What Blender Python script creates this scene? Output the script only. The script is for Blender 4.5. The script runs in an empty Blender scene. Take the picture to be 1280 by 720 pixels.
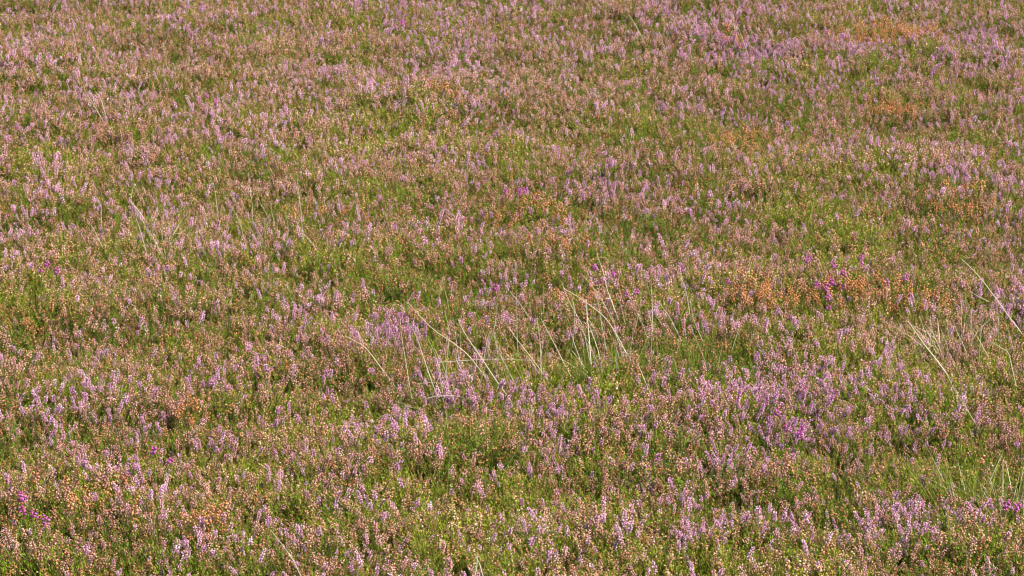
import bpy, math, random
import numpy as np
from mathutils import Vector, Matrix, Euler

R = math.radians
rng = np.random.default_rng(7)
random.seed(7)
scene = bpy.context.scene
col = scene.collection

# ------------------------------------------------------------------ camera
CAM_Z = 1.72
HFOV = R(15.0)
PITCH = R(12.1)
cam_d = bpy.data.cameras.new('camera')
cam = bpy.data.objects.new('camera', cam_d)
col.objects.link(cam)
cam.location = (0, 0, CAM_Z)
cam.rotation_euler = (R(90) - PITCH, 0, 0)
cam_d.sensor_width = 36
cam_d.lens = 18 / math.tan(HFOV / 2)
cam_d.clip_end = 3000
cam_d.dof.use_dof = True
cam_d.dof.focus_distance = 7.0
cam_d.dof.aperture_fstop = 42
scene.camera = cam

# ------------------------------------------------------------------ world, sun, exposure
SUN_EL, SUN_AZ = 44.0, 104.0          # azimuth clockwise from +Y (the view direction)
world = bpy.data.worlds.new('World')
scene.world = world
world.use_nodes = True
wn = world.node_tree
sky = wn.nodes.new('ShaderNodeTexSky')
sky.sky_type = 'NISHITA'
sky.sun_disc = False
sky.sun_elevation = R(SUN_EL)
sky.sun_rotation = R(SUN_AZ)
bg = wn.nodes['Background']
bg.inputs['Strength'].default_value = 0.11
wn.links.new(sky.outputs[0], bg.inputs['Color'])
sun_d = bpy.data.lights.new('sun', 'SUN')
sun_d.energy = 5.0
sun_d.angle = R(0.53)
sun_d.color = (1.0, 0.93, 0.82)
sun = bpy.data.objects.new('sun', sun_d)
col.objects.link(sun)
to_sun = Vector((math.sin(R(SUN_AZ)) * math.cos(R(SUN_EL)), math.cos(R(SUN_AZ)) * math.cos(R(SUN_EL)), math.sin(R(SUN_EL))))
sun.rotation_euler = to_sun.to_track_quat('Z', 'Y').to_euler()
sun.location = to_sun * 30
scene.view_settings.view_transform = 'Standard'
scene.view_settings.look = 'None'
scene.view_settings.gamma = 1.0
scene.view_settings.exposure = 1.46
scene.render.engine = 'CYCLES'
scene.cycles.filter_width = 1.2
scene.cycles.max_bounces = 5
scene.cycles.diffuse_bounces = 3
scene.cycles.transmission_bounces = 3

# ------------------------------------------------------------------ photo pixel -> place on the moor
W, H = 1280.0, 720.0
K = math.tan(HFOV / 2)
def ray(px, py):
    u = (px - W / 2) / (W / 2) * K
    v = (H / 2 - py) / (W / 2) * K
    cp, sp = math.cos(PITCH), math.sin(PITCH)
    return u, cp + v * sp, -sp + v * cp
def at(px, py, z=0.07):
    dx, dy, dz = ray(px, py)
    t = (z - CAM_Z) / dz
    return dx * t, dy * t
def at_depth(px, py, Y):
    dx, dy, dz = ray(px, py)
    t = Y / dy
    return Vector((dx * t, Y, CAM_Z + dz * t))
def project(x, y, z):
    cp, sp = math.cos(PITCH), math.sin(PITCH)
    d = y * cp - (z - CAM_Z) * sp
    up = y * sp + (z - CAM_Z) * cp
    return W / 2 + x / d / K * W / 2, H / 2 - up / d / K * W / 2
def blob_world(px, py, rx, ry):
    x, y = at(px, py)
    x1, _ = at(px + rx, py)
    _, ya = at(px, py - ry * .5)
    _, yb = at(px, py + ry * .5)
    return x, y, abs(x1 - x), abs(ya - yb)

# ------------------------------------------------------------------ noise and plant cover maps (all on the ground, in metres)
def vnoise(x, y, seed=0):
    xi = np.floor(x).astype(np.int64); yi = np.floor(y).astype(np.int64)
    xf = x - xi; yf = y - yi
    u = xf * xf * (3 - 2 * xf); v = yf * yf * (3 - 2 * yf)
    def h(a, b):
        n = (a * 374761393 + b * 668265263 + seed * 974634777) & 0xffffffff
        n = ((n ^ (n >> 13)) * 1274126177) & 0xffffffff
        n = n ^ (n >> 16)
        return (n & 0xffffff) / float(0xffffff)
    return (h(xi, yi) * (1 - u) + h(xi + 1, yi) * u) * (1 - v) + (h(xi, yi + 1) * (1 - u) + h(xi + 1, yi + 1) * u) * v
def fbm(x, y, s, seed=0, o=3):
    t = 0; a = 0.5; n = 0
    for i in range(o):
        t = t + a * vnoise(x / s + 17.3 * i, y / s - 9.1 * i, seed + i)
        n += a; a *= .5; s *= .5
    return t / n                                           # 0..1, mean .5

GREEN = [(15,215,25,22,.8),(85,190,24,16,.6),(220,88,18,14,.7),(150,290,34,16,.5),(360,190,26,14,.6),(425,325,50,22,.9),(505,352,42,20,.9),
 (600,398,30,16,.5),(592,545,66,24,1.1),(330,572,60,22,.8),(262,578,40,18,.8),(430,520,24,22,.7),(18,375,42,34,.9),(60,470,24,14,.4),
 (862,440,34,26,1.0),(780,485,44,20,.9),(700,462,56,20,.8),(480,170,34,14,.7),(640,200,22,16,.8),(840,172,70,28,.7),(785,135,34,18,.5),
 (905,160,60,20,.6),(975,130,60,14,.6),(1085,125,30,12,.6),(1200,172,50,22,.6),(1085,300,64,22,.9),(1180,312,50,20,.7),(1000,252,60,20,.7),
 (945,262,44,18,.5),(745,290,64,22,.6),(1215,590,56,26,1.2),(1045,600,46,28,1.2),(930,542,30,16,.7),(800,605,34,18,.8),(590,645,60,16,.8),
 (600,695,66,20,.7),(520,655,40,12,.5),(450,640,40,14,.5),(150,690,60,18,.8),(60,705,26,16,.7),(200,600,30,14,.5),(1180,505,30,12,.5),
 (1243,480,34,26,.8),(390,398,25,12,.5),(110,392,30,12,.4),(760,632,22,20,.6),(300,395,26,18,.5),(250,190,30,14,.4),(470,240,40,12,.4),
 (980,215,50,16,.5),(640,310,40,14,.3),(880,250,40,16,.5),(100,440,30,12,.4),(340,470,30,14,.4),(700,640,30,14,.5),(960,640,30,16,.5),
 (420,560,24,16,.6),(1260,690,30,16,.4),(40,560,26,12,.4),(520,470,26,18,.5)]
PINK = [(1110,525,110,40,.85),(985,515,110,44,1.7),(955,455,110,40,.7),(1150,482,80,34,.6),(1240,380,50,44,.6),(1130,640,90,36,.8),(850,395,50,22,.4),(960,72,110,34,.9),
 (1190,62,100,30,.9),(560,70,60,24,.5),(505,22,70,22,.9),(880,20,90,22,.6),(1205,235,60,34,.6),(500,402,60,26,.8),(700,555,64,44,.7),
 (850,685,60,30,.6),(95,500,60,34,.5),(140,595,50,26,.6),(240,690,50,24,.5),(85,125,90,30,.5),(300,150,100,26,.4),(170,250,60,22,.4),
 (60,270,60,24,.4),(920,600,50,24,.4),(700,500,60,34,.5),(40,40,60,24,.3),(380,380,60,30,.4),(545,190,60,16,.5),(640,40,80,26,.4),(540,540,50,26,.3)]
ORANGE = [(1000,370,90,14,1),(1120,376,60,13,.8),(1100,50,54,14,1),(1120,136,30,8,1),(930,182,34,12,.7),(1195,262,34,14,.7),(85,640,80,24,.6),
 (235,518,28,9,1),(30,398,40,13,.9),(555,130,20,6,1),(655,265,54,14,.5),(725,380,32,8,.8),(400,270,44,10,.5),(905,48,24,13,.7),(700,312,34,9,.5),
 (120,410,60,16,.4),(90,590,60,20,.4),(500,560,50,24,.3)]
FADED = [(60,430,120,40,.4),(300,420,120,30,.3),(100,600,100,40,.4),(600,600,140,36,.3),(330,90,160,40,.3),(640,280,90,30,.3),(1100,360,160,24,.3),(860,580,80,30,.3)]
def blobs(lst, x, y):
    t = np.zeros_like(x)
    wob = fbm(x, y, .22, 91) - .5
    for px, py, rx, ry, s in lst:
        bx, by, wx, wy = blob_world(px, py, rx, ry)
        d = ((x - bx) / wx) ** 2 + ((y - by) / wy) ** 2
        t = np.maximum(t, s * np.exp(-np.maximum(d + 1.6 * wob, 0) * 1.1))
    return t
def relief(x, y):
    n = np.asarray(x) * 0.0
    return n + .04 * (fbm(x, y, .9, 5) - .5) + .025 * (fbm(x, y, .3, 12, 2) - .5)
HOLLOW = [(1045,598,34,18,1),(932,545,18,10,.8),(1020,545,16,9,.6),(430,516,20,9,.8),(15,380,24,18,.8),(330,572,34,12,.8),(800,602,20,9,.7),(1243,478,22,16,.7),
 (625,200,14,10,.8),(520,490,22,8,.7),(1060,640,20,12,.6),(262,575,26,9,.7),(20,215,16,12,.7),(845,352,16,9,.7),(560,640,26,9,.5),(1130,545,22,10,.6),(380,190,18,7,.5),
 (285,390,16,8,.6),(760,632,14,12,.6),(1200,565,40,10,.7),(880,640,16,9,.5),(700,600,18,8,.5),(180,480,16,8,.4),(1090,60,20,6,.5),(900,330,18,7,.4)]
def canopy(x, y):                                          # plant vigour: low in the hollows
    return (.74 + .36 * (fbm(x, y, .26, 33, 2) - .3) + .5 * (fbm(x, y, .075, 37, 2) - .38)) * (1 - .42 * np.clip(blobs(HOLLOW, np.asarray(x, float), np.asarray(y, float)), 0, 1))
def maps(x, y):
    g = blobs(GREEN, x, y) + .4 * (fbm(x, y, .5, 3) - .5) + 1.4 * (fbm(x, y, .11, 8, 2) - .5)
    p = blobs(PINK, x, y) + .3 * (fbm(x, y, .7, 21) - .5) + 1.1 * (fbm(x, y, .12, 27, 2) - .5)
    f = blobs(FADED, x, y)
    o = blobs(ORANGE, x, y)
    return g, p, f, o

# ------------------------------------------------------------------ materials
def nodes_of(m):
    m.use_nodes = True
    nt = m.node_tree
    nt.nodes.clear()
    return nt
def ramp(nt, fac, stops):
    r = nt.nodes.new('ShaderNodeValToRGB')
    e = r.color_ramp.elements
    while len(e) < len(stops): e.new(.5)
    for i, (p, c) in enumerate(stops):
        e[i].position = p; e[i].color = (*c, 1)
    nt.links.new(fac, r.inputs[0])
    return r.outputs[0]
def attr(nt, name, typ='GEOMETRY'):
    a = nt.nodes.new('ShaderNodeAttribute'); a.attribute_name = name; a.attribute_type = typ
    return a
def math_n(nt, op, a, b, clamp=False):
    m = nt.nodes.new('ShaderNodeMath'); m.operation = op; m.use_clamp = clamp
    for i, v in enumerate((a, b)):
        if isinstance(v, (int, float)): m.inputs[i].default_value = v
        else: nt.links.new(v, m.inputs[i])
    return m.outputs[0]
def mix(nt, fac, a, b):
    m = nt.nodes.new('ShaderNodeMix'); m.data_type = 'RGBA'
    for i, v in ((0, fac), (6, a), (7, b)):
        if isinstance(v, (int, float)): m.inputs[i].default_value = v
        elif isinstance(v, tuple): m.inputs[i].default_value = (*v, 1)
        else: nt.links.new(v, m.inputs[i])
    return m.outputs[2]
def leafy_out(nt, color, trans=.3, rough=.55, spec=.3):
    p = nt.nodes.new('ShaderNodeBsdfPrincipled')
    p.inputs['Roughness'].default_value = rough
    p.inputs['Specular IOR Level'].default_value = spec
    nt.links.new(color, p.inputs['Base Color'])
    t = nt.nodes.new('ShaderNodeBsdfTranslucent')
    nt.links.new(color, t.inputs['Color'])
    s = nt.nodes.new('ShaderNodeMixShader'); s.inputs[0].default_value = trans
    nt.links.new(p.outputs[0], s.inputs[1]); nt.links.new(t.outputs[0], s.inputs[2])
    o = nt.nodes.new('ShaderNodeOutputMaterial'); nt.links.new(s.outputs[0], o.inputs['Surface'])

# every plant mesh carries a point colour 'fc': r = random per flower or leaf, g = height up the spike, b = 1 at petal tips
# every instance / sprig carries 'tint' (0 fresh .. 1 faded) and 'hue' (random)
def flower_mat(name, fresh, faded, tip):
    m = bpy.data.materials.new(name); nt = nodes_of(m)
    fc = attr(nt, 'fc'); sep = nt.nodes.new('ShaderNodeSeparateColor'); nt.links.new(fc.outputs['Color'], sep.inputs[0])
    tint = attr(nt, 'tint', 'INSTANCER').outputs['Fac']; hue = attr(nt, 'hue', 'INSTANCER').outputs['Fac']
    r, g, b = sep.outputs[0], sep.outputs[1], sep.outputs[2]
    rr = math_n(nt, 'ADD', math_n(nt, 'MULTIPLY', r, .62), math_n(nt, 'MULTIPLY', hue, .38), True)
    cf = ramp(nt, rr, fresh); cb = ramp(nt, rr, faded)
    # faded where tint high, and from the bottom of the spike upwards
    k = math_n(nt, 'SUBTRACT', math_n(nt, 'MULTIPLY', tint, 2.1), math_n(nt, 'MULTIPLY', g, 1.0))
    k = math_n(nt, 'ADD', k, math_n(nt, 'MULTIPLY', math_n(nt, 'SUBTRACT', r, .5), .8), True)
    c = mix(nt, k, cf, cb)
    c = mix(nt, math_n(nt, 'MULTIPLY', b, tip[3]), c, tip[:3])
    leafy_out(nt, c, .25, .5, .25)
    return m
def leaf_mat(name, stops, brown=(.16, .085, .03)):
    m = bpy.data.materials.new(name); nt = nodes_of(m)
    fc = attr(nt, 'fc'); sep = nt.nodes.new('ShaderNodeSeparateColor'); nt.links.new(fc.outputs['Color'], sep.inputs[0])
    tint = attr(nt, 'tint', 'INSTANCER').outputs['Fac']; hue = attr(nt, 'hue', 'INSTANCER').outputs['Fac']
    rr = math_n(nt, 'ADD', math_n(nt, 'MULTIPLY', sep.outputs[0], .5), math_n(nt, 'MULTIPLY', hue, .5), True)
    c = ramp(nt, rr, stops)
    k = math_n(nt, 'MULTIPLY', math_n(nt, 'SUBTRACT', math_n(nt, 'ADD', tint, sep.outputs[0]), .9), 1.6, True)
    c = mix(nt, k, c, brown)
    leafy_out(nt, c, .3, .6, .12)
    return m
M = {}
M['flower'] = flower_mat('heather_flower',
    [(0, (.28, .03, .20)), (.3, (.49, .15, .36)), (.7, (.66, .35, .51)), (1, (.88, .70, .76))],
    [(0, (.17, .05, .03)), (.35, (.38, .115, .06)), (.7, (.55, .245, .14)), (1, (.80, .56, .38))], (.88, .72, .62, .55))  # naturally pale petal tips, brightened further over darker bases to paint in highlights
M['orange'] = flower_mat('dried_bell_flower',
    [(0, (.18, .05, .025)), (.4, (.42, .14, .045)), (.75, (.58, .25, .08)), (1, (.72, .42, .20))],
    [(0, (.16, .05, .025)), (.4, (.40, .13, .04)), (.75, (.56, .24, .075)), (1, (.68, .40, .19))], (.62, .38, .2, .35))
M['bud'] = leaf_mat('heather_bud', [(0, (.22, .07, .035)), (.4, (.42, .17, .08)), (.75, (.55, .33, .16)), (1, (.78, .62, .44))], (.34, .15, .06))
M['magenta'] = flower_mat('bell_heather_flower',
    [(0, (.30, .03, .17)), (.5, (.42, .06, .28)), (1, (.52, .16, .38))],
    [(0, (.30, .03, .17)), (.5, (.42, .06, .28)), (1, (.52, .16, .38))], (.66, .25, .52, .3))
M['leaf'] = leaf_mat('heather_leaf', [(0, (.03, .085, .006)), (.35, (.10, .18, .007)), (.7, (.195, .245, .009)), (1, (.32, .31, .020))])
M['grass'] = leaf_mat('grass_blade', [(0, (.07, .11, .008)), (.5, (.13, .16, .012)), (1, (.24, .22, .03))], (.34, .27, .12))
M['twig'] = leaf_mat('heather_twig', [(0, (.12, .06, .03)), (1, (.24, .14, .06))], (.14, .08, .04))
M['straw'] = leaf_mat('straw', [(0, (.36, .30, .18)), (.5, (.52, .46, .32)), (1, (.68, .62, .48))], (.48, .38, .22))

# ------------------------------------------------------------------ mesh collecting
class MB:
    def __init__(s):
        s.v = []; s.f = []; s.c = []; s.m = []; s.n = 0
    def add(s, v, f, c, m):
        s.v.append(np.asarray(v, float)); s.f.append(np.asarray(f, int) + s.n)
        s.c.append(np.asarray(c, float)); s.m.append(np.full(len(f), m, int)); s.n += len(v)
    def arrays(s):
        return np.vstack(s.v), np.vstack(s.f), np.vstack(s.c), np.concatenate(s.m)
    def put(s, arr, M3, off, tint=None):
        v, f, c, m = arr
        v2 = v @ M3.T + off
        s.v.append(v2); s.f.append(f + s.n); s.c.append(c); s.m.append(m); s.n += len(v)
def mesh_from(name, v, f, c, mi, mats, extra=None):
    me = bpy.data.meshes.new(name)
    nf = len(f)
    me.vertices.add(len(v)); me.vertices.foreach_set('co', np.asarray(v, np.float32).ravel())
    me.loops.add(nf * 3); me.loops.foreach_set('vertex_index', np.asarray(f, np.int32).ravel())
    me.polygons.add(nf); me.polygons.foreach_set('loop_start', np.arange(0, nf * 3, 3, dtype=np.int32))
    for k in mats: me.materials.append(M[k])
    me.polygons.foreach_set('material_index', np.asarray(mi, np.int32))
    a = me.attributes.new('fc', 'FLOAT_COLOR', 'POINT')
    a.data.foreach_set('color', np.hstack([c, np.ones((len(c), 1))]).astype(np.float32).ravel())
    if extra:
        for k, (typ, arr) in extra.items():
            b = me.attributes.new(k, typ, 'POINT')
            b.data.foreach_set('vector' if typ == 'FLOAT_VECTOR' else 'value', np.asarray(arr).ravel())
    me.update(calc_edges=True)
    me.validate()
    return me
def rot_to(d):
    return np.array(Vector(d).to_track_quat('Z', 'Y').to_matrix())
def tube(mb, pts, rads, mi, col3, sides=4):
    pts = [np.asarray(p, float) for p in pts]
    V = []; n = len(pts)
    for i, p in enumerate(pts):
        d = pts[min(i + 1, n - 1)] - pts[max(i - 1, 0)]
        Rm = rot_to(d / (np.linalg.norm(d) + 1e-9))
        for k in range(sides):
            a = 2 * math.pi * k / sides
            V.append(p + Rm @ np.array([math.cos(a) * rads[i], math.sin(a) * rads[i], 0]))
    F = []
    for i in range(n - 1):
        for k in range(sides):
            a = i * sides + k; b = i * sides + (k + 1) % sides
            F += [(a, b, b + sides), (a, b + sides, a + sides)]
    mb.add(V, F, [col3] * len(V), mi)
def blade(mb, pts, w, mi, rnd, side=None):
    pts = [np.asarray(p, float) for p in pts]; n = len(pts)
    d = pts[-1] - pts[0]
    if side is None:
        a = random.random() * 6.28; side = np.array([math.cos(a), math.sin(a), 0])
    V = []; C = []
    for i, p in enumerate(pts):
        ww = w * (1 - (i / (n - 1)) ** 2 * .85) * .5
        V += [p - side * ww, p + side * ww]; C += [(rnd, i / (n - 1), 0)] * 2
    F = []
    for i in range(n - 1):
        a = 2 * i; F += [(a, a + 1, a + 3), (a, a + 3, a + 2)]
    mb.add(V, F, C, mi)
def leaf(mb, p, d, l, w, mi, rnd, t):
    d = np.asarray(d, float); d /= np.linalg.norm(d)
    s = np.cross(d, [0, 0, 1]); s = s / (np.linalg.norm(s) + 1e-6)
    nrm = np.cross(s, d)
    p = np.asarray(p, float)
    V = [p, p + d * l * .45 + s * w * .5 - nrm * w * .15, p + d * l, p + d * l * .45 - s * w * .5 - nrm * w * .15]
    mb.add(V, [(0, 1, 2), (0, 2, 3)], [(rnd, t, 0)] * 4, mi)
def bell(mb, p, d, l, w, mi, rnd, t, flare=1.15, closed=False):
    Rm = rot_to(d); V = [p]; C = [(rnd, t, 0)]
    ph = random.random() * 1.5
    rings = ((.35, .5, 0), (.75, .48, .3), (1.0, .5 * flare, 1)) if not closed else ((.3, .5, 0), (.7, .46, .2), (.95, .22, 1))
    for (z, r, b) in rings:
        for k in range(4):
            a = ph + k * math.pi / 2
            V.append(np.asarray(p) + Rm @ np.array([math.cos(a) * r * w, math.sin(a) * r * w, z * l])); C.append((rnd, t, b))
    F = [(0, 1 + (k + 1) % 4, 1 + k) for k in range(4)]
    for q in range(2):
        for k in range(4):
            a = 1 + q * 4 + k; b = 1 + q * 4 + (k + 1) % 4
            F += [(a, b, b + 4), (a, b + 4, a + 4)]
    if closed: F += [(9, 10, 11), (9, 11, 12)]
    mb.add(V, F, C, mi)

def bend(h, lean, curve, n=6):
    a = random.random() * 6.28
    dx, dy = math.cos(a), math.sin(a)
    return [np.array([dx * (lean * t + curve * t * t) * h, dy * (lean * t + curve * t * t) * h, h * t]) for t in np.linspace(0, 1, n)]
def lerp_path(path, t):
    n = len(path) - 1; i = min(int(t * n), n - 1); f = t * n - i
    return path[i] * (1 - f) + path[i + 1] * f

# spike of small bells: returns (stem builder arrays, flower builder arrays)
def make_spike(kind):
    st, fl = MB(), MB()
    if kind == 'fresh': h = random.uniform(.070, .106); L = random.uniform(.008, .026); dens = 1250; fw = .0023; flen = .0029; off = .0009
    elif kind == 'faded': h = random.uniform(.076, .100); L = random.uniform(.010, .028); dens = 850; fw = .0023; flen = .0026; off = .0014
    elif kind == 'orange': h = random.uniform(.078, .098); L = random.uniform(.010, .022); dens = 750; fw = .0029; flen = .0038; off = .0018
    else: h = random.uniform(.08, .10); L = random.uniform(.010, .016); dens = 900; fw = .0032; flen = .0044; off = .0008
    path = bend(h, random.uniform(0, .12), random.uniform(0, .22))
    tube(st, path, [.0009, .0008, .0008, .0007, .0006, .0004], 0, (random.random(), 0, 0), 3)
    n = int(L * dens)
    t0 = 1 - L / h
    for i in range(n):
        s = (i + random.random()) / n
        t = t0 + (1 - t0) * s
        p = lerp_path(path, min(t, .999))
        a = i * 2.4 + random.uniform(-.5, .5)
        if kind in ('fresh', 'faded'):
            prof = .75 + .25 * math.sin(math.pi * min(1, s * 1.15)) if s < .85 else .75 - (s - .85) * 2.6
        else: prof = .8 + .4 * math.sin(math.pi * s)
        droop = random.uniform(-.75, .15) if kind != 'fresh' else random.uniform(-.6, .35)
        d = Vector((math.cos(a), math.sin(a), droop)).normalized()
        q = p + np.array(d) * off * prof
        k = random.uniform(.8, 1.15) * (.55 + .45 * prof)
        bell(fl, q, d, flen * k, fw * k, 0, random.random(), s, 1.25 if kind == 'fresh' else .9, kind in ('orange', 'magenta'))
    if kind in ('fresh', 'faded') and random.random() < .6:         # one small side spray
        tb = t0 + random.uniform(-.05, .15); b = lerp_path(path, tb); a = random.random() * 6.28
        sl = random.uniform(.012, .022)
        e = b + np.array([math.cos(a) * sl * .45, math.sin(a) * sl * .45, sl])
        tube(st, [b, e], [.0006, .0004], 0, (.5, 0, 0), 3)
        for i in range(int(sl * dens * .8)):
            s = random.uniform(.2, 1); aa = random.random() * 6.28
            d = Vector((math.cos(aa), math.sin(aa), random.uniform(-.5, .3))).normalized()
            k = random.uniform(.6, .9)
            bell(fl, b + (e - b) * s + np.array(d) * off, d, flen * k, fw * k, 0, random.random(), s * .8, 1.2)
    # leaves on the lower stem and leafy side shoots
    for i in range(26):
        t = random.uniform(.15, t0 + .08); p = lerp_path(path, t); a = random.random() * 6.28
        leaf(st, p, (math.cos(a), math.sin(a), random.uniform(.5, 1.6)), random.uniform(.003, .005), .0013, 1, random.random(), t)
    for i in range(4):
        t = random.uniform(.3, t0); p = lerp_path(path, t); a = random.random() * 6.28; sl = random.uniform(.012, .024)
        e = p + np.array([math.cos(a) * sl * .5, math.sin(a) * sl * .5, sl])
        for j in range(9):
            s = j / 9; aa = random.random() * 6.28
            leaf(st, p + (e - p) * s, (math.cos(aa), math.sin(aa), 1.2), .0042, .0014, 1, random.random(), t)
    return st.arrays(), fl.arrays()

def make_tuft():
    mb = MB()
    for i in range(13):
        r = .016 * math.sqrt(random.random()); a0 = random.random() * 6.28
        o = np.array([math.cos(a0) * r, math.sin(a0) * r, 0])
        h = random.uniform(.045, .085)
        path = [o + q for q in bend(h, random.uniform(0, .25), random.uniform(0, .25), 5)]
        tube(mb, path, [.0008, .0007, .0006, .0005, .0003], 0, (random.random(), 0, 0), 3)
        rb = random.random() * .6
        for j in range(22):
            t = .22 + .78 * j / 22 + random.uniform(-.02, .02); p = lerp_path(path, min(t, .999)); a = random.random() * 6.28
            leaf(mb, p, (math.cos(a), math.sin(a), random.uniform(.8, 2.0)), random.uniform(.0032, .0052), .0015, 1, min(1, rb + .4 * random.random()), t)
        if random.random() < .30:
            for j in range(random.randint(5, 12)):
                t = random.uniform(.72, 1); p = lerp_path(path, min(t, .999)); a = random.random() * 6.28
                bell(mb, p, Vector((math.cos(a), math.sin(a), random.uniform(-.4, .4))).normalized(), .0030, .0025, 2, random.random(), t, .8)
        for q in range(4):
            t = random.uniform(.4, .85); p = lerp_path(path, t); a = random.random() * 6.28; sl = random.uniform(.008, .02)
            e = p + np.array([math.cos(a) * sl * .6, math.sin(a) * sl * .6, sl])
            for j in range(6):
                aa = random.random() * 6.28
                leaf(mb, p + (e - p) * j / 6, (math.cos(aa), math.sin(aa), 1.2), .0042, .0014, 1, min(1, rb + .4 * random.random()), t)
    return mb.arrays()
def make_grass():
    mb = MB()
    for i in range(9):
        r = .012 * math.sqrt(random.random()); a0 = random.random() * 6.28
        o = np.array([math.cos(a0) * r, math.sin(a0) * r, 0])
        h = random.uniform(.06, .115)
        blade(mb, [o + q for q in bend(h, random.uniform(0, .2), random.uniform(0, .35), 5)], random.uniform(.0014, .0024), 0, random.random())
    return mb.arrays()

def rand_rot(n, tilt):
    return np.stack([rng.normal(0, tilt, n), rng.normal(0, tilt, n), rng.uniform(0, 2 * math.pi, n)], 1)

def tag(o, label=None, cat=None, group=None, kind=None):
    if label: o['label'] = label
    if cat: o['category'] = cat
    if group: o['group'] = group
    if kind: o['kind'] = kind
    return o

# ------------------------------------------------------------------ instancing: templates live in the same mesh as the points
def scatter_tree(nvar):
    ng = bpy.data.node_groups.new('scatter', 'GeometryNodeTree')
    ng.interface.new_socket('Geometry', in_out='INPUT', socket_type='NodeSocketGeometry')
    ng.interface.new_socket('Geometry', in_out='OUTPUT', socket_type='NodeSocketGeometry')
    N, L = ng.nodes, ng.links
    gi = N.new('NodeGroupInput'); go = N.new('NodeGroupOutput')
    def named(name, typ):
        a = N.new('GeometryNodeInputNamedAttribute'); a.data_type = typ; a.inputs['Name'].default_value = name
        return a.outputs['Attribute']
    part = named('part', 'INT')
    join = N.new('GeometryNodeJoinGeometry')
    def sep(val):
        c = N.new('FunctionNodeCompare'); c.data_type = 'INT'; c.operation = 'EQUAL'
        ia = [s for s in c.inputs if s.type == 'INT']
        L.new(part, ia[0]); ia[1].default_value = val
        s = N.new('GeometryNodeSeparateGeometry'); s.domain = 'POINT'
        L.new(gi.outputs[0], s.inputs['Geometry']); L.new(c.outputs['Result'], s.inputs['Selection'])
        return s.outputs['Selection']
    for i in reversed(range(nvar)):
        g = N.new('GeometryNodeGeometryToInstance'); L.new(sep(i), g.inputs[0]); L.new(g.outputs[0], join.inputs[0])
    iop = N.new('GeometryNodeInstanceOnPoints')
    L.new(sep(-1), iop.inputs['Points']); L.new(join.outputs[0], iop.inputs['Instance'])
    iop.inputs['Pick Instance'].default_value = True
    L.new(named('vidx', 'INT'), iop.inputs['Instance Index'])
    e2r = N.new('FunctionNodeEulerToRotation'); L.new(named('rot', 'FLOAT_VECTOR'), e2r.inputs[0])
    L.new(e2r.outputs[0], iop.inputs['Rotation'])
    L.new(named('scl', 'FLOAT_VECTOR'), iop.inputs['Scale'])
    L.new(iop.outputs[0], go.inputs[0])
    return ng
def scatter(name, templates, mats, P, rot, scl, tint, hue, label, cat):
    n = len(P)
    V = [P]; F = []; C = [np.zeros((n, 3))]; MI = []; part = [np.full(n, -1)]; off = n
    for i, (v, f, c, m) in enumerate(templates):
        V.append(v); F.append(f + off); C.append(c); MI.append(m); part.append(np.full(len(v), i)); off += len(v)
    V = np.vstack(V); nt = len(V)
    def pad(a, w=1):
        r = np.zeros((nt, w)); r[:n] = a.reshape(n, w); return r
    vidx = rng.integers(0, len(templates), n)
    me = mesh_from(name, V, np.vstack(F), np.vstack(C), np.concatenate(MI), mats, {
        'part': ('INT', np.concatenate(part).astype(np.int32)), 'vidx': ('INT', pad(vidx).astype(np.int32)),
        'rot': ('FLOAT_VECTOR', pad(rot, 3).astype(np.float32)), 'scl': ('FLOAT_VECTOR', pad(scl, 3).astype(np.float32)),
        'tint': ('FLOAT', pad(tint).astype(np.float32)), 'hue': ('FLOAT', pad(hue).astype(np.float32))})
    o = bpy.data.objects.new(name, me); col.objects.link(o)
    md = o.modifiers.new('scatter', 'NODES'); md.node_group = scatter_tree(len(templates))
    tag(o, label, cat, kind='stuff')
    return o

# ------------------------------------------------------------------ ground
def axis(lo, hi, step, far):
    a = list(np.arange(lo, hi + 1e-6, step)); s = step; x = lo; L = []
    while x > -far: s *= 1.35; x -= s; L.append(x)
    s = step; x = hi; U = []
    while x < far: s *= 1.35; x += s; U.append(x)
    return np.array(L[::-1] + a + U)
gx = axis(-4.5, 4.5, .07, 900); gy = axis(2.5, 22, .07, 900)
X, Y = np.meshgrid(gx, gy)
far_fade = np.clip(1.2 - (np.hypot(X, Y) / 400), .0, 1)
Z = relief(X, Y) + .0
nx, ny = len(gx), len(gy)
idx = np.arange(nx * ny).reshape(ny, nx)
q = np.stack([idx[:-1, :-1], idx[:-1, 1:], idx[1:, 1:], idx[1:, :-1]], -1).reshape(-1, 4)
gm = bpy.data.meshes.new('ground')
gm.from_pydata(np.stack([X, Y, Z], -1).reshape(-1, 3).tolist(), [], q.tolist())
ground = bpy.data.objects.new('ground', gm); col.objects.link(ground)
gm.polygons.foreach_set('use_smooth', [True] * len(gm.polygons))
tag(ground, kind='structure')
gmat = bpy.data.materials.new('peat_and_litter'); nt = nodes_of(gmat)
tc = nt.nodes.new('ShaderNodeTexCoord')
def gnoise(s, d=5):
    n = nt.nodes.new('ShaderNodeTexNoise'); n.inputs['Scale'].default_value = s; n.inputs['Detail'].default_value = d
    nt.links.new(tc.outputs['Object'], n.inputs['Vector']); return n.outputs['Fac']
c1 = ramp(nt, gnoise(60), [(.3, (.018, .012, .008)), (.5, (.045, .032, .015)), (.62, (.05, .06, .015)), (.8, (.09, .07, .035))])
c2 = ramp(nt, gnoise(4, 8), [(.3, (.09, .10, .025)), (.45, (.16, .13, .05)), (.55, (.26, .15, .11)), (.7, (.34, .2, .26))])
geo = nt.nodes.new('ShaderNodeSeparateXYZ'); nt.links.new(tc.outputs['Object'], geo.inputs[0])
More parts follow.
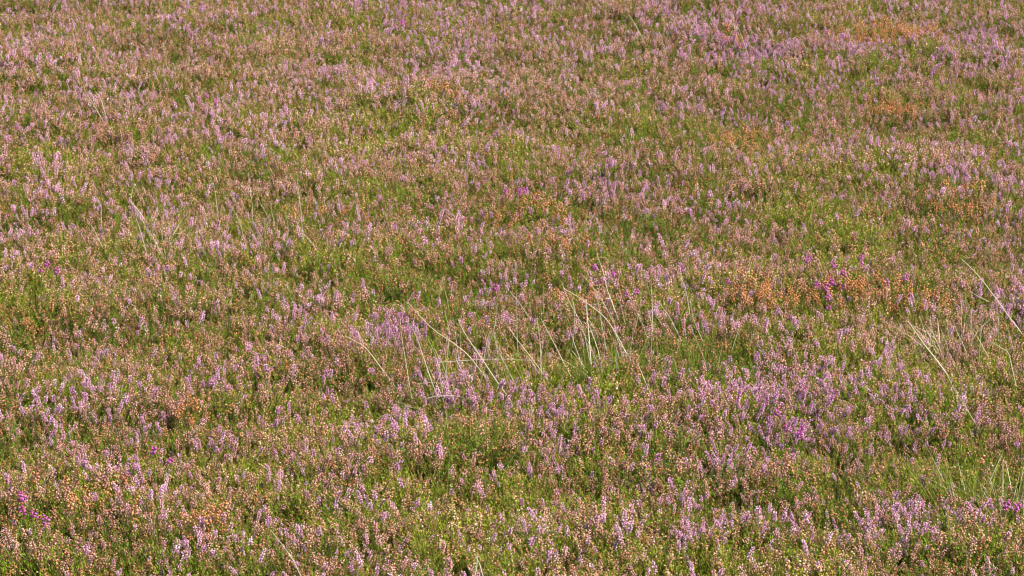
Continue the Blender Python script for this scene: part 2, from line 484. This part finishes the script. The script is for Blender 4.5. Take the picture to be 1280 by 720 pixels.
ln = nt.nodes.new('ShaderNodeVectorMath'); ln.operation = 'LENGTH'; nt.links.new(tc.outputs['Object'], ln.inputs[0])
fade = math_n(nt, 'MULTIPLY', math_n(nt, 'SUBTRACT', ln.outputs['Value'], 17), .15, True)
gc = mix(nt, fade, c1, c2)
gp = nt.nodes.new('ShaderNodeBsdfPrincipled'); gp.inputs['Roughness'].default_value = .95
nt.links.new(gc, gp.inputs['Base Color'])
bp = nt.nodes.new('ShaderNodeBump'); bp.inputs['Strength'].default_value = .8; bp.inputs['Distance'].default_value = .02
nt.links.new(gnoise(45, 6), bp.inputs['Height']); nt.links.new(bp.outputs[0], gp.inputs['Normal'])
go_ = nt.nodes.new('ShaderNodeOutputMaterial'); nt.links.new(gp.outputs[0], go_.inputs['Surface'])
gm.materials.append(gmat)

# ------------------------------------------------------------------ where plants grow
def sample(density):
    """jittered points over the moor; the strip the camera can see is full density, the moor around it thinner and taller"""
    x0, x1, y0, y1 = -5.2, 5.2, 3.0, 20.0
    n = int((x1 - x0) * (y1 - y0) * density)
    x = rng.uniform(x0, x1, n); y = rng.uniform(y0, y1, n)
    core = (np.abs(x) < .14 * y + .75) & (y > 4.3) & (y < 13.6)
    keep = core | (rng.random(n) < .3)
    return x[keep], y[keep], core[keep]

# leafy heather shoots, the green under-storey
x, y, core = sample(1500)
g, p, f, o = maps(x, y)
can = canopy(x, y)
sc = can * rng.uniform(.8, 1.2, len(x)) * np.where(core, 1, 1.6)
sc = sc * (1 + .12 * np.clip(g, 0, 1))
tint = np.clip(.18 + .5 * (fbm(x, y, .3, 61) - .5) + .35 * o - .45 * np.clip(g, 0, 1) + .15 * rng.normal(size=len(x)), 0, 1)
hue = np.clip(.5 + 1.3 * (fbm(x, y, .35, 71, 2) - .5) + rng.normal(0, .18, len(x)), 0, 1)
P = np.stack([x, y, relief(x, y) - .004], 1)
scatter('heather_foliage', [make_tuft() for _ in range(7)], ['twig', 'leaf', 'bud'], P, rand_rot(len(x), .12),
        np.stack([sc * 1.1, sc * 1.1, sc], 1), tint, hue, 'green leafy heather shoots carpeting the whole moor between the flower spikes', 'heather foliage')

# grass in the green patches
x, y, core = sample(900)
g, p, f, o = maps(x, y)
gb = blobs([(592, 545, 60, 22, 1), (862, 442, 34, 24, .4), (1215, 592, 54, 26, 1), (780, 488, 44, 18, .7), (700, 465, 56, 18, .7), (600, 695, 66, 18, .6), (225, 88, 18, 16, .9),
            (150, 690, 60, 18, .6), (1085, 300, 60, 20, .4), (840, 172, 70, 24, .4)], x, y)
k = rng.random(len(x)) < np.clip(.05 + .9 * gb + .25 * np.clip(g - .5, 0, 1), 0, 1)
x, y, core, gb = x[k], y[k], core[k], gb[k]
sc = canopy(x, y) * rng.uniform(.75, 1.1, len(x)) * np.where(core, 1, 1.4)
scatter('moor_grass', [make_grass() for _ in range(5)], ['grass'], np.stack([x, y, relief(x, y)], 1), rand_rot(len(x), .1),
        np.stack([sc, sc, sc], 1), rng.uniform(0, .35, len(x)), rng.uniform(0, 1, len(x)), 'short green grass blades growing through the heather in the greener patches', 'grass')

# flower spikes: fresh pink ones and faded brown ones
fresh_t = [make_spike('fresh') for _ in range(8)]
faded_t = [make_spike('faded') for _ in range(8)]
def joined(t):
    (v1, f1, c1, m1), (v2, f2, c2, m2) = t
    return np.vstack([v1, v2]), np.vstack([f1, f2 + len(v1)]), np.vstack([c1, c2]), np.concatenate([m1, m2 + 2])
def spikes(kind):
    x, y, core = sample(5600)
    g, p, f, o = maps(x, y)
    cl = fbm(x, y, .055, 140 if kind == 'fresh' else 150, 2)           # spikes stand in little groups
    gg = np.clip(1 - .95 * np.clip(g, 0, 1.05), .05, 1)
    if kind == 'fresh': d = (.175 + .66 * np.clip(p, -.15, 1.3)) * gg * np.clip((cl - .36) * 4.2, 0, 1.6) * np.clip(1 - 1.1 * o, .08, 1)
    else: d = (.44 + .3 * f - .2 * np.clip(p, 0, 1)) * (1 - .82 * np.clip(g, 0, 1.05)) * np.clip((cl - .30) * 3.4, 0.05, 1.5) * np.clip(1 - .9 * o, .15, 1)
    k = rng.random(len(x)) < np.clip(d, .012, 1)
    x, y, core, p = x[k], y[k], core[k], p[k]
    n = len(x)
    sc = canopy(x, y) * rng.uniform(.72, 1.16, n) * np.where(core, 1, 1.4)
    if kind == 'fresh': tint = np.clip(.22 + rng.normal(0, .2, n) - .22 * np.clip(p, -.5, 1.2), 0, .75)
    else: tint = np.clip(.85 + rng.normal(0, .18, n) - .1 * p, .5, 1)
    hue = np.clip(.5 + rng.normal(0, .28, n) - 1.0 * np.clip(p - .5, 0, 1) + .8 * (fbm(x, y, .8, 44, 2) - .5), 0, 1)
    P = np.stack([x, y, relief(x, y)], 1)
    return P, rand_rot(n, .15), np.stack([sc, sc, sc], 1), tint, hue

def in_view(P, s):
    top = P[:, 2] + .10 * s
    u, v = project(P[:, 0], P[:, 1], top)
    _, vb = project(P[:, 0], P[:, 1], P[:, 2] + .05 * s)
    return (u > 2) & (u < W - 2) & (v > 0) & (v < H - 14)

cols_w = ['in the left corner', 'just right of the left corner', 'a tenth across', 'past a tenth across', 'a fifth across', 'past a fifth across',
          'three tenths across', 'past three tenths across', 'two fifths across', 'just left of the middle', 'at the middle', 'just right of the middle',
          'three fifths across', 'past three fifths across', 'seven tenths across', 'past seven tenths across', 'four fifths across',
          'past four fifths across', 'nine tenths across', 'in the right corner']
data = {k: spikes(k) for k in ('fresh', 'faded')}
cand = []
for kind in data:
    P, rot, scl, tint, hue = data[kind]
    vis = np.where(in_view(P, scl[:, 2]))[0]
    print('SPIKES', kind, len(P), 'visible', len(vis))
    cand += [(P[i, 1], kind, i) for i in vis]
cand.sort(); cand = cand[:300]
for kind, temps in (('fresh', fresh_t), ('faded', faded_t)):
    P, rot, scl, tint, hue = data[kind]
    near = [i for _, k, i in cand if k == kind]
    rest = np.ones(len(P), bool); rest[near] = False
    scatter('flowering_heather' if kind == 'fresh' else 'faded_heather', [joined(t) for t in temps], ['twig', 'leaf', 'flower'], P[rest], rot[rest], scl[rest], tint[rest], hue[rest],
            'lilac pink heather flower spikes spread over the moor beyond the nearest ones' if kind == 'fresh' else 'brown and salmon faded heather spikes spread over the moor beyond the nearest ones', 'heather flowers')
    protos = [(mesh_from('stem', *t[0], ['twig', 'leaf']), mesh_from('flower_spike', *t[1], ['flower'])) for t in temps]
    ht = sorted(scl[i, 2] for i in near)
    for i in near:
        e = bpy.data.objects.new('heather_sprig', None); e.empty_display_size = .02; col.objects.link(e)
        e.location = P[i]; e.rotation_euler = rot[i]; e.scale = scl[i]
        tip = e.rotation_euler.to_matrix() @ Vector((0, 0, .1 * scl[i, 2]))
        u, v = project(*(P[i] + np.array(tip)))
        size = 'tall ' if scl[i, 2] > ht[len(ht) * 2 // 3] else ('short ' if scl[i, 2] < ht[len(ht) // 3] else '')
        colr = ('purple' if hue[i] < .3 else 'lilac' if hue[i] < .65 else 'pale pink') if kind == 'fresh' else ('dark brown' if hue[i] < .35 else 'salmon brown' if hue[i] < .65 else 'pale buff')
        lean = ' leaning left' if tip.x < -.006 else ' leaning right' if tip.x > .006 else ' upright'
        row = 'at the bottom edge' if v > 690 else 'above the bottom edge' if v > 675 else 'higher up'
        tag(e, f"{size}{colr} heather spike{lean} {row}, {cols_w[max(0, min(19, int(u / W * 20)))]}", 'heather sprig', 'heather spikes standing nearest the viewer')
        sm, fm = protos[int(rng.integers(0, len(protos)))]
        for me, nm in ((sm, 'stem'), (fm, 'flower_spike')):
            c = bpy.data.objects.new(nm, me); col.objects.link(c); c.parent = e
            c['tint'] = float(tint[i]); c['hue'] = float(hue[i])

# ------------------------------------------------------------------ bell heather: orange dried plants and magenta heads
def Rz(a, tx=0, ty=0): return np.array(Euler((tx, ty, a)).to_matrix())
orange_t = [make_spike('orange') for _ in range(6)]
magenta_t = [make_spike('magenta') for _ in range(4)]
om = [(mesh_from('stem', *t[0], ['twig', 'leaf']), mesh_from('flower_head', *t[1], ['orange'])) for t in orange_t]
def patch_plant(name, px, py, rx, ry, dens, label, temps, mat, group, cat='bell heather'):
    bx, by, wx, wy = blob_world(px, py, rx, ry)
    n = max(14, int(math.pi * wx * wy * dens * 1.9))
    bz = float(relief(np.array([bx]), np.array([by]))[0])
    e = bpy.data.objects.new(name, None); col.objects.link(e); e.location = (bx, by, bz); e.empty_display_size = .05
    tag(e, label, cat, group)
    st, fl = MB(), MB(); made = 0
    for i in range(n):
        r = math.sqrt(random.random()) * (.85 + .8 * random.random() ** 2); a = random.random() * 6.28
        x = bx + math.cos(a) * r * wx * 1.1; y = by + math.sin(a) * r * wy * 1.1
        if i > 8 and float(fbm(np.array([x]), np.array([y]), .08, 77, 2)[0]) < .33: continue
        s = float(canopy(np.array([x]), np.array([y]))[0]) * random.uniform(1.0, 1.3)
        off = Vector((x - bx, y - by, float(relief(np.array([x]), np.array([y]))[0]) - bz))
        eu = Euler((random.gauss(0, .12), random.gauss(0, .12), random.random() * 6.28))
        k = random.randrange(len(temps)); made += 1
        if made <= 90:
            so = bpy.data.objects.new('stem', om[k][0]); col.objects.link(so); so.parent = e
            so.location = off; so.rotation_euler = eu; so.scale = (s, s, s); so['tint'] = .3; so['hue'] = random.random()
            fo = bpy.data.objects.new('flower_head', om[k][1]); col.objects.link(fo); fo.parent = so
            fo['tint'] = random.random() * .6; fo['hue'] = random.random()
        else:
            a_, b_ = temps[k]; Rm = np.array(eu.to_matrix()) * s
            st.put(a_, Rm, np.array(off)); a2 = (b_[0], b_[1], b_[2], b_[3] + 2); st.put(a2, Rm, np.array(off))
    if st.n:
        c = bpy.data.objects.new('flower_heads', mesh_from('flower_heads', *st.arrays(), ['twig', 'leaf', mat])); col.objects.link(c); c.parent = e
        c['tint'] = .3; c['hue'] = .5; c['kind'] = 'stuff'
GO = 'bell heather plants with dried orange flowers'
for (px, py, rx, ry, d, lab) in [
    (1000, 372, 94, 13, 1400, 'widest sheet of orange dried bell heather, right of the pale grass stalks'),
    (1125, 378, 58, 12, 1300, 'orange dried bell heather continuing toward the right edge past the widest orange sheet'),
    (1098, 50, 54, 12, 1400, 'rusty orange dried bell heather patch near the top right among lilac spikes'),
    (1120, 136, 28, 7, 1700, 'small bright orange bell heather patch below the rusty one near the top right'),
    (932, 182, 34, 11, 700, 'thin orange brown bell heather patch in the greener ground right of top centre'),
    (1196, 262, 34, 13, 700, 'orange brown bell heather bush near the right edge in the upper half'),
    (85, 640, 80, 24, 330, 'orange dried bell heather patch in the bottom left corner'),
    (235, 518, 28, 8, 800, 'small orange bell heather patch left of centre in the lower half'),
    (30, 398, 46, 13, 600, 'rusty orange bell heather patch at the left edge halfway down'),
    (555, 130, 18, 5, 800, 'tiny orange bell heather patch near the top centre'),
    (655, 266, 54, 13, 500, 'orange bell heather patch below the magenta bells near the picture centre'),
    (727, 380, 34, 8, 900, 'orange bell heather patch behind the upright pale grass stalks'),
    (400, 270, 44, 9, 600, 'thin orange bell heather patch left of centre in the upper half'),
    (906, 50, 22, 10, 500, 'salmon brown bell heather tuft near the top, left of the rusty patch'),
    (700, 312, 36, 8, 600, 'small orange bell heather patch just right of the picture centre'),
    (255, 672, 18, 7, 500, 'small orange bell heather sprig cluster near the bottom left'),
]: patch_plant('bell_heather', px, py, rx, ry, d, lab, orange_t, 'orange', GO)
GM = 'magenta bell heather flower clusters'
for (px, py, rx, ry, n_, lab) in [
    (1042, 368, 11, 4, 6, 'largest bright magenta bell heather cluster, in the widest orange sheet'),
    (1028, 386, 6, 3, 3, 'small magenta bell cluster just below the largest one'),
    (1082, 338, 7, 3, 4, 'magenta bell cluster above and right of the largest one'),
    (1010, 340, 7, 3, 3, 'magenta bell cluster above and left of the largest one'),
    (1112, 369, 6, 3, 3, 'pinkish magenta bell cluster right of the largest one'),
    (645, 248, 10, 3, 5, 'magenta bell heather cluster above the picture centre'),
    (60, 345, 12, 4, 4, 'magenta bell heather cluster near the left edge halfway down'),
    (267, 143, 7, 3, 3, 'crimson bell heather cluster in the upper left'),
    (765, 353, 6, 3, 3, 'magenta bell cluster beside the tops of the upright pale grass stalks'),
    (788, 375, 6, 3, 3, 'magenta bell cluster just right of the upright pale grass stalks'),
    (193, 586, 7, 5, 3, 'rosy magenta bell cluster in the lower left quarter'),
    (20, 632, 8, 4, 3, 'magenta bell cluster at the left edge near the bottom'),
    (60, 668, 9, 5, 4, 'magenta bell cluster in the bottom left corner'),
    (1256, 652, 8, 5, 3, 'magenta bell cluster in the bottom right corner'),
    (990, 548, 12, 6, 4, 'magenta bell cluster at the heart of the densest purple heather'),
    (925, 362, 5, 2, 2, 'single magenta bell head at the left end of the widest orange sheet'),
    (1060, 356, 5, 2, 2, 'tiny magenta bell head above the largest magenta cluster'),
    (1016, 372, 5, 2, 2, 'tiny magenta bell head left of the largest magenta cluster'),
    (665, 250, 5, 2, 2, 'tiny crimson bell head right of the magenta cluster above the picture centre'),
    (72, 352, 5, 2, 2, 'tiny magenta bell head right of the cluster near the left edge'),
    (40, 650, 6, 3, 2, 'tiny magenta bell head between the two clusters in the bottom left corner'),
    (620, 378, 5, 3, 2, 'tiny magenta bell head above the central pale stalks'),
    (1010, 560, 7, 4, 3, 'magenta bell head at the right of the densest purple heather'),
    (500, 36, 12, 4, 4, 'magenta bell cluster near the top edge left of centre'),
]:
    bx, by, wx, wy = blob_world(px, py, rx, ry)
    e = bpy.data.objects.new('bell_heather', None); col.objects.link(e); e.empty_display_size = .03
    bz = float(relief(np.array([bx]), np.array([by]))[0]); e.location = (bx, by, bz)
    tag(e, lab, 'bell heather', GM)
    for i in range((n_ + 1) // 2 if n_ < 6 else 5):
        a_, b_ = random.choice(magenta_t)
        u, v = (i + .5) / ((n_ + 1) // 2) * 2 - 1 + random.uniform(-.2, .2), random.uniform(-.7, .7)
        s = random.uniform(1.1, 1.28)
        Rm = Rz(random.random() * 6.28, random.gauss(0, .1), random.gauss(0, .1)) * s
        st, fl = MB(), MB(); off = np.array([u * wx, v * wy, 0])
        st.put(a_, Rm, off); fl.put(b_, Rm, off)
        so = bpy.data.objects.new('stem', mesh_from('stem', *st.arrays(), ['twig', 'leaf'])); col.objects.link(so); so.parent = e
        fo = bpy.data.objects.new('flower_head', mesh_from('flower_head', *fl.arrays(), ['magenta'])); col.objects.link(fo); fo.parent = e
        so['tint'] = .2; so['hue'] = .5; fo['tint'] = 0.0; fo['hue'] = random.random()

# ------------------------------------------------------------------ pale dead grass stalks, traced one by one, standing at their own depth
def catmull(pts, n=6):
    P = [pts[0] * 2 - pts[1]] + pts + [pts[-1] * 2 - pts[-2]]; out = []
    for i in range(1, len(P) - 2):
        for k in range(n):
            t = k / n
            out.append(.5 * ((2 * P[i]) + (P[i + 1] - P[i - 1]) * t + (2 * P[i - 1] - 5 * P[i] + 4 * P[i + 1] - P[i + 2]) * t * t + (3 * P[i] - P[i - 1] - 3 * P[i + 1] + P[i + 2]) * t ** 3))
    out.append(P[-2]); return out
def stalk(label, pix, mat='straw', w=1.0, lean=0.0, hue=.7, lying=False, seed_head=False, group='dead grass stalks standing in the heather'):
    """pix: points from the foot (lowest) to the tip; lean: how far the tip stands toward (-) or away (+) from the viewer"""
    fx, fy = at(*pix[0], z=.075)
    n = len(pix); pts = []
    for i, (a, b) in enumerate(pix):
        pts.append(at_depth(a, b, fy + lean * i / (n - 1)))
    if not lying:
        g0 = pts[0].copy(); d = (pts[0] - pts[1]).normalized()
        g0 = pts[0] + Vector((max(-.06, min(.06, .085 * d.x / max(.3, -d.z))), 0, -.085)); pts = [g0] + pts
    pts = catmull(pts)
    base = pts[0].copy()
    mb = MB(); m = len(pts)
    tube(mb, [np.array(p - base) for p in pts], [w * (.00098 - .0006 * i / (m - 1)) for i in range(m)], 0, (random.random(), 0, 0), 5)
    if seed_head:
        for i in range(26):
            t = .72 + .28 * i / 26; q = pts[min(m - 1, int(t * m))] - base; a = random.random() * 6.28
            leaf(mb, np.array(q), (math.cos(a) * .5, math.sin(a) * .5, 1), .006, .0018, 0, random.random(), 1)
    o = bpy.data.objects.new('grass_stalk', mesh_from('grass_stalk', *mb.arrays(), [mat])); col.objects.link(o)
    o.location = base; tag(o, label, 'grass stalk', group); o['tint'] = 0.1; o['hue'] = hue
S = stalk
S('long pale stalk arching left and down across the heather, left of the picture centre', [(592,452),(572,433),(542,412),(525,395),(510,378)], lean=-.05)
S('short bent pale stalk on the left side of the central group', [(540,478),(532,455),(520,420),(508,400)], lean=.05)
S('long straw stalk leaning left in the middle of the central group', [(622,478),(600,445),(583,420),(572,398)], lean=.05, w=1.1)
S('thin pale stalk lying level across the feet of the central group', [(548,453),(600,449.5),(640,449),(664,451)], lying=True, w=.6)
S('straight pale stalk leaning left right of the level lying one', [(678,466),(660,442),(643,420),(636,408)], lean=.03)
S('straw stalk leaning left halfway between the leaning ones and the upright pair', [(708,460),(697,438),(685,415),(676,398)], hue=.3, lean=.05)
S('straight upright whitish stalk, the boldest of the right hand group', [(738,447),(736,420),(734,395),(733,374)], w=1.5, hue=.95)
S('long pale stalk curving over to the left above the bold upright one', [(778,432),(767,412),(755,396),(742,385),(722,371),(704,360)], w=1.1, lean=-.03)
S('tall thin pale stalk with its bent tip highest of the right hand group', [(771,394),(765,378),(759,362),(754,340),(746,318)], lean=.05)
S('slim upright stalk just right of the bold whitish one', [(757,432),(752,405),(748,380),(745,366)], w=.8)
S('thin stalk leaning left at the foot of the tallest one', [(765,400),(752,375),(738,355),(726,342)], w=.8, hue=.5)
S('faint straw stalk right of centre leaning against the curved pale one', [(782,440),(772,425),(768,405),(764,392)], w=.7)
S('faint greenish upright stalk left of the picture centre', [(595,424),(595,405),(595,386),(596,366)], mat='grass', w=.7, hue=.9)
S('short thin pale stalk tip leaning left above the central group', [(656,389),(648,377),(642,370),(637,364)], w=.8)
S('very thin upright stalk in the middle of the central group', [(647,432),(646,410),(646,385),(645,362)], w=.6)
S('short upright straw stalk between the two long leaning ones', [(607,436),(609,425),(612,414)], w=.9)
S('pale dead stalk lying arched at the foot of the central group', [(534,498),(548,495),(570,495),(590,500)], lying=True, w=.7)
S('pale stalk lying just below the arched one', [(520,480),(540,478),(560,482),(575,488)], lying=True, w=.55)
S('thin upright straw stalk below the centre of the picture', [(676,454),(675,430),(673,410),(671,398)], w=.8, hue=.4)
S('green grass stalk leaning left under the central group', [(655,478),(648,455),(640,432)], mat='grass', w=1.0, hue=.8)
S('green grass stalk crossing the straw ones near the picture centre', [(632,470),(626,448),(622,430)], mat='grass', w=.9, hue=.6)
S('pale vertical stalk standing alone right of the bold upright one', [(816,418),(815.5,395),(815,375),(814,358)], w=1.0)
S('straw stalk with a feathery head farther right than the lone vertical one', [(862,392),(860,378),(857,362),(852,350)], seed_head=True, w=.9)
S('thin straw stalk leaning right at the top of the olive grass tussock', [(918,428),(923,412),(929,396)], w=.8)
S('pale stalk leaning left below the lone vertical one', [(811,488),(804,471),(797,454)], w=1.0)
S('short pale stalk leaning left beside the olive grass tussock', [(873,478),(866,468),(860,460)], w=.8)
S('long straight pale stalk slanting down to the right edge, the longest of all', [(1275,414),(1262,397),(1250,380),(1236,361),(1225,347),(1213,334),(1201,323)], w=1.25, hue=.95, lean=.04)
S('straight pale stalk slanting down right, left of and below the longest one', [(1178,460),(1166,444),(1155,430),(1146,417),(1137,404)], w=1.25, hue=.95)
S('thin pale stalk continuing down right from the slanting one', [(1216,524),(1204,504),(1192,485),(1182,464)], w=.7)
S('bent pale stalk with an elbow near the right edge', [(1270,482),(1265,460),(1260,441),(1250,434),(1239,427)], w=.9)
S('short pale stalk leaning left near the right edge in the white heather', [(1232,440),(1226,429),(1221,420)], w=.8)
S('pinkish dry stalk lying almost level above the elbowed one', [(1236,377),(1222,370),(1210,363)], lying=True, w=.9, hue=.4)
S('left one of the two pale stalks in the upper left', [(128,150),(120,136),(113,124),(105,112)], w=1.3)
S('right one of the two pale stalks in the upper left', [(133,150),(129,134),(125,122),(119,114)], w=1.3)
S('curved whitish stalk standing in the left part of the upper half', [(172,262),(164,252),(165,240),(168,229)], w=1.3, hue=.95)
S('thin pale stalk leaning left below the curved whitish one', [(182,312),(176,290),(170,272)], w=.9)
S('short pale stalk right of the curved whitish one', [(199,312),(192,298),(184,286)], w=.9)
S('thin vertical pale stalk in the upper left quarter', [(271,258),(269,240),(266,226)], w=.9)
S('thin vertical straw stalk a third across from the left', [(316,280),(315,255),(312,232),(310,215)], w=.8)
S('thin vertical pale stalk right of the straw one', [(378,290),(376,262),(373,238),(371,215)], w=.8)
S('pale stalk slanting near the top edge right of centre', [(802,46),(794,31),(786,18)], w=1.4)
S('thin pale stalk near the top edge left of the rusty patch', [(922,50),(918,34),(916,18)], w=1.2)
S('second thin pale stalk beside the one near the top edge', [(934,66),(928,48),(921,30)], w=1.1)
S('left yellow green stalk leaning far left of the central group', [(470,447),(452,419),(438,402),(426,384)], mat='grass', w=1.2, hue=1.0)
S('right yellow green stalk leaning far left of the central group', [(478,450),(458,412),(445,396),(430,384)], mat='grass', w=1.0, hue=.95)
S('pale stalk low on the left of the central group leaning left', [(478,462),(458,436),(445,427),(432,420)], w=1.0, hue=.6)
S('thin pale stalk between the yellow green pair and the long arching one', [(510,470),(506,445),(502,420),(500,396)], w=.7)
S('pale stalk slanting at the bottom edge left of centre', [(374,716),(366,700),(355,684),(338,662)], w=.9, hue=.9)
S('whitish upright stalk at the bottom edge near the middle', [(594,718),(596,706),(597,693)], w=1.2, hue=.95)
S('short whitish stalk crossing the upright one at the bottom edge', [(603,718),(599,704),(593,692)], w=1.0, hue=.9)
S('pale twig lying on top of the heather in the bottom left', [(205,612),(209,600),(207,588)], w=.9, hue=.4)

# ------------------------------------------------------------------ grass tussocks
def tussock(px, py, rx, n_green, n_dead, h, label, hueg=.4, w=.0022, curl=.5):
    bx, by, wx, _ = blob_world(px, py, rx, 10)
    e = bpy.data.objects.new('grass_tussock', None); col.objects.link(e); e.empty_display_size = .05
    bz = float(relief(np.array([bx]), np.array([by]))[0]); e.location = (bx, by, bz)
    tag(e, label, 'grass tussock')
    for nm, cnt, mat, hh in (('green_blades', n_green, 'grass', h), ('dead_blades', n_dead, 'straw', h * 1.1)):
        if not cnt: continue
        mb = MB()
        for i in range(cnt):
            r = math.sqrt(random.random()) * wx; a = random.random() * 6.28
            o = np.array([math.cos(a) * r, math.sin(a) * r, 0]); L = hh * random.uniform(.6, 1.15)
            oa = a + random.uniform(-.9, .9); le = random.uniform(.05, .5); cu = random.uniform(0, curl)
            if nm == 'dead_blades': le *= 1.4; cu *= 1.6
            pts = []
            for t in np.linspace(0, 1, 8):
                rad = (le * t + cu * t * t) * L
                pts.append(o + np.array([math.cos(oa) * rad, math.sin(oa) * rad, L * (t - .45 * cu * t ** 2.5)]))
            blade(mb, pts, w * random.uniform(.6, 1.2), 0, random.random())
        c = bpy.data.objects.new(nm, mesh_from(nm, *mb.arrays(), [mat])); col.objects.link(c); c.parent = e
        c['tint'] = .15; c['hue'] = hueg if mat == 'grass' else .6
tussock(868, 462, 26, 300, 6, .11, 'olive green tussock of fine upright grass right of the central stalks', .45, .0013, .15)
tussock(1266, 626, 20, 60, 190, .12, 'pale dead grass tussock with bleached curling blades near the right edge', .6, .0016, 1.3)
tussock(1215, 612, 34, 260, 8, .12, 'short olive grass tussock left of the bleached one near the right edge', .55, .002, .2)
tussock(592, 556, 46, 260, 8, .095, 'bright green grass patch below the centre of the picture', .6, .002, .2)
tussock(670, 470, 50, 130, 14, .12, 'thin green tussock at the foot of the central pale stalks', .6, .0018, .4)
tussock(770, 462, 36, 120, 16, .13, 'thin green tussock at the foot of the bold upright stalk', .6, .0018, .4)
tussock(560, 484, 30, 60, 30, .10, 'sparse greyish dry tussock under the arched lying stalk', .8, .0016, .8)
tussock(220, 104, 10, 70, 4, .12, 'small yellow green grass tuft in the upper left quarter', .95, .002, .2)
tussock(1200, 430, 30, 20, 90, .10, 'wispy bleached tussock among pale lilac heather near the right edge', .8, .0018, .5)
tussock(185, 300, 22, 20, 36, .12, 'wispy grey dead tussock in the left part of the upper half', .8, .0018, .7)
wr = random.Random(5)
for (cx, cy, n_, where) in ((590, 450, 12, 'left in the central stalk group'), (760, 420, 12, 'around the bold upright stalk'), (830, 415, 7, 'right of the bold upright stalk'),
                            (1215, 425, 8, 'in the bleached wisps near the right edge'), (175, 280, 6, 'beside the curved whitish stalk, upper left'), (345, 270, 6, 'among vertical ones in the upper left')):
    for i in range(n_):
        px = cx + wr.uniform(-1, 1) * 52 * (1 if cx != 345 else .9); py = cy + wr.uniform(-22, 34); L = wr.uniform(24, 52) * (py / 450) ** .5; k = wr.gauss(-.22, .25)
        c1 = wr.uniform(-4, 4)
        lean_w = 'leaning left' if k < -.12 else 'leaning right' if k > .12 else 'upright'
        S(f"{'long' if L > 38 else 'short'} hair-thin stalk {lean_w} {where}", [(px, py), (px + k * L * .5 + c1, py - L * .5), (px + k * L, py - L)], w=wr.uniform(.45, .75), hue=wr.uniform(.4, 1),
          group='hair-thin pale stalks ' + where)
ORD = ['leftmost', 'second leftmost', 'third leftmost', 'fourth leftmost', 'fifth leftmost', 'sixth leftmost', 'seventh leftmost', 'eighth leftmost']
same = {}
for o in list(col.objects):
    if o.get('category') in ('heather sprig', 'grass stalk'): same.setdefault(o['label'], []).append(o)
for lab, os_ in same.items():
    if len(lab.split()) > 16:
        lab = lab.replace('tall ', '').replace('short ', '')
        for o in os_: o['label'] = lab
    if 1 < len(os_) <= 8 and len(lab.split()) <= 14:
        os_.sort(key=lambda q: q.location.x / q.location.y)
        for i, o in enumerate(os_): o['label'] = ('rightmost' if i == len(os_) - 1 else ORD[i]) + ' ' + lab
print('DONE BUILD')
